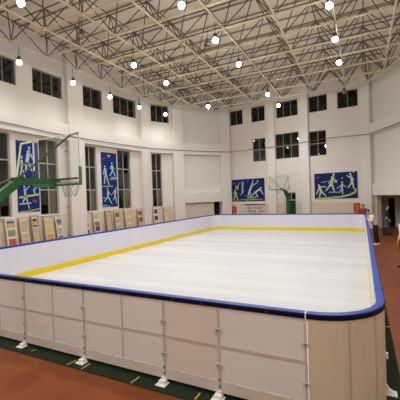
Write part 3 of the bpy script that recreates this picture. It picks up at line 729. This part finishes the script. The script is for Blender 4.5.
# ------------------------------------------------------------------ picture panels leaning on the left wall
c_yel = mat('print_yellow', (.55, .42, .10), .6, noise=.5, nscale=14); c_red = mat('print_red', (.45, .08, .05), .6, noise=.5, nscale=14)
c_gr = mat('print_green', (.20, .28, .18), .6, noise=.6, nscale=14); c_bl = mat('print_blue', (.08, .14, .28), .6, noise=.6, nscale=14)
c_dk = mat('print_dark', (.045, .04, .035), .6, noise=.6, nscale=14); c_pk = mat('print_sepia', (.50, .38, .27), .6, noise=.35, nscale=9)
c_pu = mat('print_purple', (.07, .045, .20), .6, noise=.4, nscale=14); c_br = mat('print_brown', (.20, .12, .07), .6, noise=.5, nscale=14)
c_cr = mat('print_cream', (.55, .46, .25), .6, noise=.3, nscale=9); c_or = mat('print_orange', (.50, .28, .09), .6, noise=.3, nscale=12); c_gy = mat('print_grey', (.40, .37, .34), .6, noise=.4, nscale=12)
b_wh = mat('mount_white', (.68, .61, .50), .6); b_cr = mat('mount_cream', (.66, .54, .33), .6); b_tan = mat('mount_tan', (.52, .38, .24), .6); b_gy = mat('mount_grey', (.30, .28, .25), .5); b_bk = mat('mount_black', (.06, .05, .045), .5)
EAS = [
    (0, 17.50, 18.02, 1.78, b_wh, b_wh, [(.74, .97, c_bl), (.74, .88, c_yel), (.44, .66, c_gr), (.12, .36, c_red)], 'white picture panel with blue, green and red pictures, nearest on the left'),
    (0, 18.20, 18.66, 1.77, b_tan, b_wh, [(.55, .95, c_pk), (.08, .5, c_pk)], 'pale panel with faint sepia drawings in a tan border, second from the left'),
    (0, 18.82, 19.24, 1.84, b_gy, b_wh, [(.66, .95, c_dk), (.72, .86, c_yel), (.40, .62, c_gy), (.10, .38, c_yel)], 'rounded grey picture stand with a black and yellow picture, below the near tall poster'),
    (0, 19.55, 20.12, 1.73, b_tan, b_cr, [(.70, .94, c_cr), (.42, .66, c_cr), (.08, .36, c_or)], 'yellowish cream picture panel with an orange foot, under the near window'),
    (0, 20.28, 20.72, 1.66, b_wh, b_wh, [(.78, .96, c_bl), (.70, .78, c_or), (.30, .6, c_gy), (.05, .25, c_br)], 'white picture panel with a small blue landscape, left of the pilaster'),
    (1, -.02, .22, 1.66, b_wh, b_wh, [(.76, .94, c_dk), (.46, .64, c_dk), (.16, .34, c_dk)], 'narrow white panel with three dark pictures, right of the pilaster'),
    (1, .58, 1.06, 1.78, b_cr, b_wh, [(.74, .95, c_gy), (.44, .62, c_br), (.20, .42, c_pu)], 'white panel with a brown and a purple picture, under the second window'),
    (1, 1.52, 2.02, 1.80, b_br if False else c_br, c_pk, [(.70, .94, c_pk), (.40, .64, c_pk), (.08, .34, c_pk)], 'sepia scroll panel with a thin brown border, below the runner poster'),
    (1, 2.28, 2.78, 1.84, b_tan, b_cr, [(.70, .92, c_br), (.44, .62, c_gy), (.12, .34, c_gy)], 'tan picture panel with one brown square picture, right of the scroll panel'),
    (1, 3.18, 3.80, 1.84, b_tan, b_cr, [(.72, .94, c_cr), (.40, .66, c_cr), (.08, .32, c_yel)], 'cream panel with faint yellow drawings, under the third window'),
    (1, 4.44, 4.96, 1.80, b_tan, b_cr, [(.70, .94, c_bl), (.74, .90, c_red), (.36, .62, c_br), (.08, .3, c_cr)], 'tan panel with a red sunset picture, left of the second pilaster'),
    (2, .24, .62, 1.85, b_wh, b_wh, [(.70, .92, c_dk), (.36, .60, c_dk), (.08, .28, c_gy)], 'white panel with two dark pictures, under the last window'),
    (2, 1.10, 1.62, 1.82, b_tan, b_cr, [(.74, .94, c_cr), (.50, .68, c_cr), (.20, .42, c_cr)], 'yellow cream panel with pale pictures, last one before the blank corner wall')]
for f, s0, s1, h, mb, mf, pics, lab in EAS:
    t = thing('picture_panel', lab, 'picture panel', at(BK, f, (s0+s1)/2, 0, -.4), 'picture panels leaning on the left wall')
    lean = .26
    def Q(s, z, d, f=f): return at(BK, f, s, z, -(.05+lean*(1-z/h))-d)
    def slab(bm, a, b, z0, z1, d0, d1): hexa(bm, [Q(a, z0, d1), Q(b, z0, d1), Q(b, z0, d0), Q(a, z0, d0), Q(a, z1, d1), Q(b, z1, d1), Q(b, z1, d0), Q(a, z1, d0)])
    bm = B(); w = .035 if mb is not b_gy else .06
    slab(bm, s0, s0+w, .01, h, 0, .04); slab(bm, s1-w, s1, .01, h, 0, .04); slab(bm, s0+w, s1-w, h-w, h, 0, .04); slab(bm, s0+w, s1-w, .01, .01+w, 0, .04)
    obj('frame', bm, mb, t)
    bm = B(); slab(bm, s0+w, s1-w, .01+w, h-w, .005, .025); mo = obj('mount', bm, mf, t)
    # visible part of the panel is the upper two thirds
    last = None; d = .0255
    for a, b, m in pics:
        z0 = .32+(h-w-.36)*a; z1 = .32+(h-w-.36)*b; mg = (s1-s0)*.16
        if last and last[0] <= a and b <= last[1]: mg = (s1-s0)*.26; dd = d+.004
        else: dd = d; last = (a, b)
        bm = B(); slab(bm, s0+w+mg*.5, s1-w-mg*.5, z0, z1, dd, dd+.004); obj('picture', bm, m, mo)
bg = thing('equipment_bag', 'low dark bag on the floor beside the left pilaster', 'bag', (-14.0, 12.55, 0))
bm = B(); ball(bm, (-13.9, 12.5, .27), .3, 12, 1.0, 1.4, .9); o = obj('bag_body', bm, M_dgreen, bg, True)
bm = B(); tube(bm, [(-13.9, 12.25, .48), (-13.9, 12.32, .62), (-13.9, 12.62, .62), (-13.9, 12.7, .48)], .02); obj('handle', bm, M_black, bg)

# ------------------------------------------------------------------ people
def skin_mesh(name, chains, m, parent, sub=1, root=None):
    me = bpy.data.meshes.new(name); V, E, R = [], [], []; idx = {}
    for ch in chains:
        prev = None
        for key, p, r in ch:
            if key not in idx: idx[key] = len(V); V.append(p); R.append(r)
            if prev is not None: E.append((prev, idx[key]))
            prev = idx[key]
    me.from_pydata(V, E, []); me.materials.append(m)
    o = bpy.data.objects.new(name, me); C.objects.link(o)
    md = o.modifiers.new('Skin', 'SKIN'); md.use_smooth_shade = True
    if not me.skin_vertices: me.skin_vertices.new()
    sv = me.skin_vertices[0].data
    for k, r in enumerate(R):
        rr = r if isinstance(r, tuple) else (r, r)
        sv[k].radius = rr; sv[k].use_root = (k == 0)
    if sub: s = o.modifiers.new('Sub', 'SUBSURF'); s.levels = sub; s.render_levels = sub
    if parent is not None: o.parent = parent; o.matrix_parent_inverse = parent.matrix_basis.inverted()
    return o
def apply_mods(o):
    dg = bpy.context.evaluated_depsgraph_get(); ev = o.evaluated_get(dg)
    me = bpy.data.meshes.new_from_object(ev); o.modifiers.clear(); o.data = me
    for p in me.polygons: p.use_smooth = True
def person(label, loc, yaw, J, top, trousers, shoe=M_shoe, group=None):
    """J: joint positions in the figure's own frame (x forward, y left, z up), metres."""
    q = Matrix.Rotation(yaw, 4, 'Z'); o0 = Vector(loc)
    W = {k: (q @ Vector(v))+o0 for k, v in J.items()}
    t = thing('person', label, 'person', loc, group)
    bpy.context.view_layer.update()
    hd = W['head']; nk = W['neck']
    up = (W['head']-W['neck']).normalized(); fw = (q @ Vector(J.get('look', (1, 0, 0)))).normalized(); lf = up.cross(fw).normalized(); fw = lf.cross(up).normalized()
    def hp(a, b, c): return hd+fw*a+lf*b+up*c
    ch = [[('pel', W['pelvis'], .125), ('wst', W['waist'], .115), ('chs', W['chest'], .135), ('nb', nk-up*.03, .062), ('nk', nk+up*.03, .055), ('jaw', hp(.01, 0, -.06), .07), ('skull', hp(0, 0, .03), .092), ('crown', hp(-.01, 0, .10), .055)]]
    for s in 'LR':
        ch.append([('chs', W['chest'], .135), ('sh'+s, W['sh'+s], .06), ('el'+s, W['el'+s], .042), ('wr'+s, W['wr'+s], .029), ('ha'+s, W['ha'+s], .036)])
        ch.append([('pel', W['pelvis'], .125), ('hp'+s, W['hp'+s], .09), ('kn'+s, W['kn'+s], .058), ('an'+s, W['an'+s], .04)])
    body = skin_mesh('body', ch, M_skin, t, 1); bpy.context.view_layer.update(); apply_mods(body)
    bm = bmesh.new(); bm.from_mesh(body.data)
    inv = body.matrix_world.inverted()
    for b_ in (1, -1):   # ears
        ball(bm, inv @ hp(-.01, b_*.088, .0), .026, 8, .6, .6, 1.)
    bar(bm, inv @ hp(.075, 0, .02), inv @ hp(.105, 0, -.02), .008, 6, .016)     # nose
    bm.to_mesh(body.data); bm.free()
    # fingers and thumb
    for s in 'LR':
        h, w = W['ha'+s], W['wr'+s]; d = (h-w).normalized(); side = d.cross(Vector((0, 0, 1)))
        side = side.normalized() if side.length > .1 else q @ Vector((0, 1, 0)); dn = side.cross(d).normalized()
        if dn.z > 0: dn = -dn
        bm = bmesh.new(); bm.from_mesh(body.data)
        for k, ln in enumerate((.065, .075, .07, .055)):
            b0 = h+side*(.027-.018*k)+d*.015; b1 = b0+d*ln*.6+dn*.006; b2 = b1+d*ln*.35+dn*.028
            bar(bm, b0, b1, .010, 6, .009); bar(bm, b1, b2, .009, 6, .007)
        tb = h+side*.03-d*.02; bar(bm, tb, tb+side*.03+d*.03, .011, 6, .010); bar(bm, tb+side*.03+d*.03, tb+side*.03+d*.055+dn*.015, .010, 6, .008)
        bm.to_mesh(body.data); bm.free()
    for p in body.data.polygons: p.use_smooth = True
    # face
    for b_ in (1, -1):
        bm = B(); ball(bm, hp(.083, b_*.032, .02), .012, 8); obj('eye', bm, M_black, t)
    bm = B(); bar(bm, hp(.082, .022, -.055), hp(.082, -.022, -.055), .007, 6); obj('mouth', bm, mat('lips', (.38, .16, .12), .6), t)
    # hair cap
    bm = B(); bmesh.ops.create_uvsphere(bm, u_segments=16, v_segments=10, radius=.112)
    bmesh.ops.delete(bm, geom=[v for v in bm.verts if v.co.z < (-.02 if v.co.x < .02 else .055)], context='VERTS')
    Mx = Matrix((fw, lf, up)).transposed().to_4x4(); Mx.translation = hp(-.015, 0, .035)
    bmesh.ops.transform(bm, matrix=Mx @ Matrix.Diagonal((1.0, .92, 1.0, 1)), verts=bm.verts)
    bmesh.ops.solidify(bm, geom=bm.faces[:], thickness=.012)
    obj('hair', bm, M_hair, t, True)
    # clothes
    cs = [[('pel', W['pelvis']-Vector((0, 0, .06)), (.165, .14)), ('wst', W['waist'], (.15, .13)), ('chs', W['chest'], (.165, .15)), ('nb', nk-up*.05, .085)]]
    for s in 'LR': cs.append([('chs', W['chest'], (.165, .15)), ('sh'+s, W['sh'+s], .085), ('el'+s, W['el'+s], .06), ('cf'+s, W['el'+s].lerp(W['wr'+s], .85), .045)])
    o = skin_mesh('shirt', cs, top, t, 2); apply_mods(o)
    ts = [[('pel', W['pelvis'], (.15, .125)), ('wst', W['waist']-Vector((0, 0, .04)), (.14, .12))]]
    for s in 'LR': ts.append([('pel', W['pelvis'], (.15, .125)), ('hp'+s, W['hp'+s]-Vector((0, 0, .05)), .11), ('kn'+s, W['kn'+s], .085), ('an'+s, W['an'+s]+Vector((0, 0, .0)), .07)])
    o = skin_mesh('trousers', ts, trousers, t, 2); apply_mods(o)
    for s in 'LR':
        a = W['an'+s]; d = q @ Vector(J.get('toe'+s, (1, 0, 0)))
        bm = B(); m4 = Matrix((d, Vector((0, 0, 1)).cross(d), Vector((0, 0, 1)))).transposed().to_4x4(); m4.translation = Vector((a.x, a.y, o0.z))
        bmesh.ops.create_uvsphere(bm, u_segments=12, v_segments=8, radius=1)
        for v in bm.verts:
            v.co = Vector((v.co.x*.135+.055, v.co.y*.046, max(0, v.co.z*(.075 if v.co.x > .2 else .10)+.005)))
        bmesh.ops.transform(bm, matrix=m4, verts=bm.verts); obj('shoe', bm, shoe, t, True)
    return t
def stand(**kw):
    J = dict(pelvis=(0, 0, .92), waist=(0, 0, 1.05), chest=(.01, 0, 1.27), neck=(.02, 0, 1.45), head=(.04, 0, 1.57),
             shL=(0, .19, 1.38), elL=(-.03, .25, 1.10), wrL=(.07, .24, .87), haL=(.10, .235, .79), shR=(0, -.19, 1.38), elR=(-.03, -.25, 1.10), wrR=(.07, -.24, .87), haR=(.10, -.235, .79),
             hpL=(0, .10, .86), knL=(.02, .11, .48), anL=(0, .12, .08), hpR=(0, -.10, .86), knR=(.02, -.11, .48), anR=(0, -.12, .08))
    J.update(kw); return J
# man in white leaning on the right board, facing the ice (-x)
person('man in a white shirt and black trousers leaning both hands on the blue rail', (.55, 17.2, 0), PI,
       stand(pelvis=(.03, 0, .90), waist=(.06, 0, 1.03), chest=(.13, 0, 1.24), neck=(.22, 0, 1.41), head=(.29, 0, 1.51), look=(.9, 0, -.45),
             shL=(.14, .19, 1.34), elL=(.16, .26, 1.09), wrL=(.36, .17, 1.205), haL=(.43, .13, 1.235), shR=(.14, -.19, 1.34), elR=(.16, -.27, 1.09), wrR=(.36, -.18, 1.205), haR=(.43, -.14, 1.235),
             knL=(.03, .12, .48), anL=(.0, .13, .08), knR=(-.02, -.11, .48), anR=(-.08, -.12, .08)), M_shirt, M_black, M_white)
person('person in a red jacket standing behind the far end board', (.06, 22.75, 0), -PI/2-.3, stand(elL=(.1, .26, 1.12), wrL=(.28, .15, 1.1), haL=(.33, .1, 1.12)), M_rshirt, M_black)
person('person in a dark jacket and brown trousers in the corner opening', (1.27, 21.45, 0), .1, stand(), M_djack, M_brown)
person('person in white at the right edge of the photo, mostly cut off', (1.20, 12.35, 0), 2.6, stand(), M_shirt, M_brown)
ec = thing('equipment_case', 'black case on the floor at the feet of the person in the dark jacket', 'case', (1.2, 21.0, 0))
bm = B(); box(bm, 1.0, 1.36, 20.85, 21.15, .01, .44); bmesh.ops.bevel(bm, geom=bm.edges[:], offset=.02, segments=2, affect='EDGES'); obj('case_body', bm, M_case, ec)
bm = B(); tube(bm, [(1.1, 21, .44), (1.1, 21, .49), (1.26, 21, .49), (1.26, 21, .44)], .012); obj('handle', bm, M_metal, ec)

# ------------------------------------------------------------------ world, camera, colour
w = bpy.data.worlds.new('night'); sc.world = w; w.use_nodes = True
w.node_tree.nodes['Background'].inputs['Color'].default_value = (.004, .005, .008, 1)
w.node_tree.nodes['Background'].inputs['Strength'].default_value = 1.
cam = bpy.data.cameras.new('camera'); co = bpy.data.objects.new('camera', cam); C.objects.link(co)
cam.sensor_width = 36; cam.sensor_fit = 'HORIZONTAL'; cam.lens = FPX/400*36; cam.clip_end = 200
co.matrix_world = Matrix(((CR.x, CU.x, -CF.x, 0), (CR.y, CU.y, -CF.y, 0), (CR.z, CU.z, -CF.z, 2.5), (0, 0, 0, 1)))
sc.camera = co
sc.view_settings.view_transform = 'Standard'; sc.view_settings.look = 'None'; sc.view_settings.gamma = 1; sc.view_settings.use_curve_mapping = False
sc.view_settings.exposure = 1.0
sc.cycles.max_bounces = 8; sc.cycles.diffuse_bounces = 5
sc.cycles.use_denoising = True
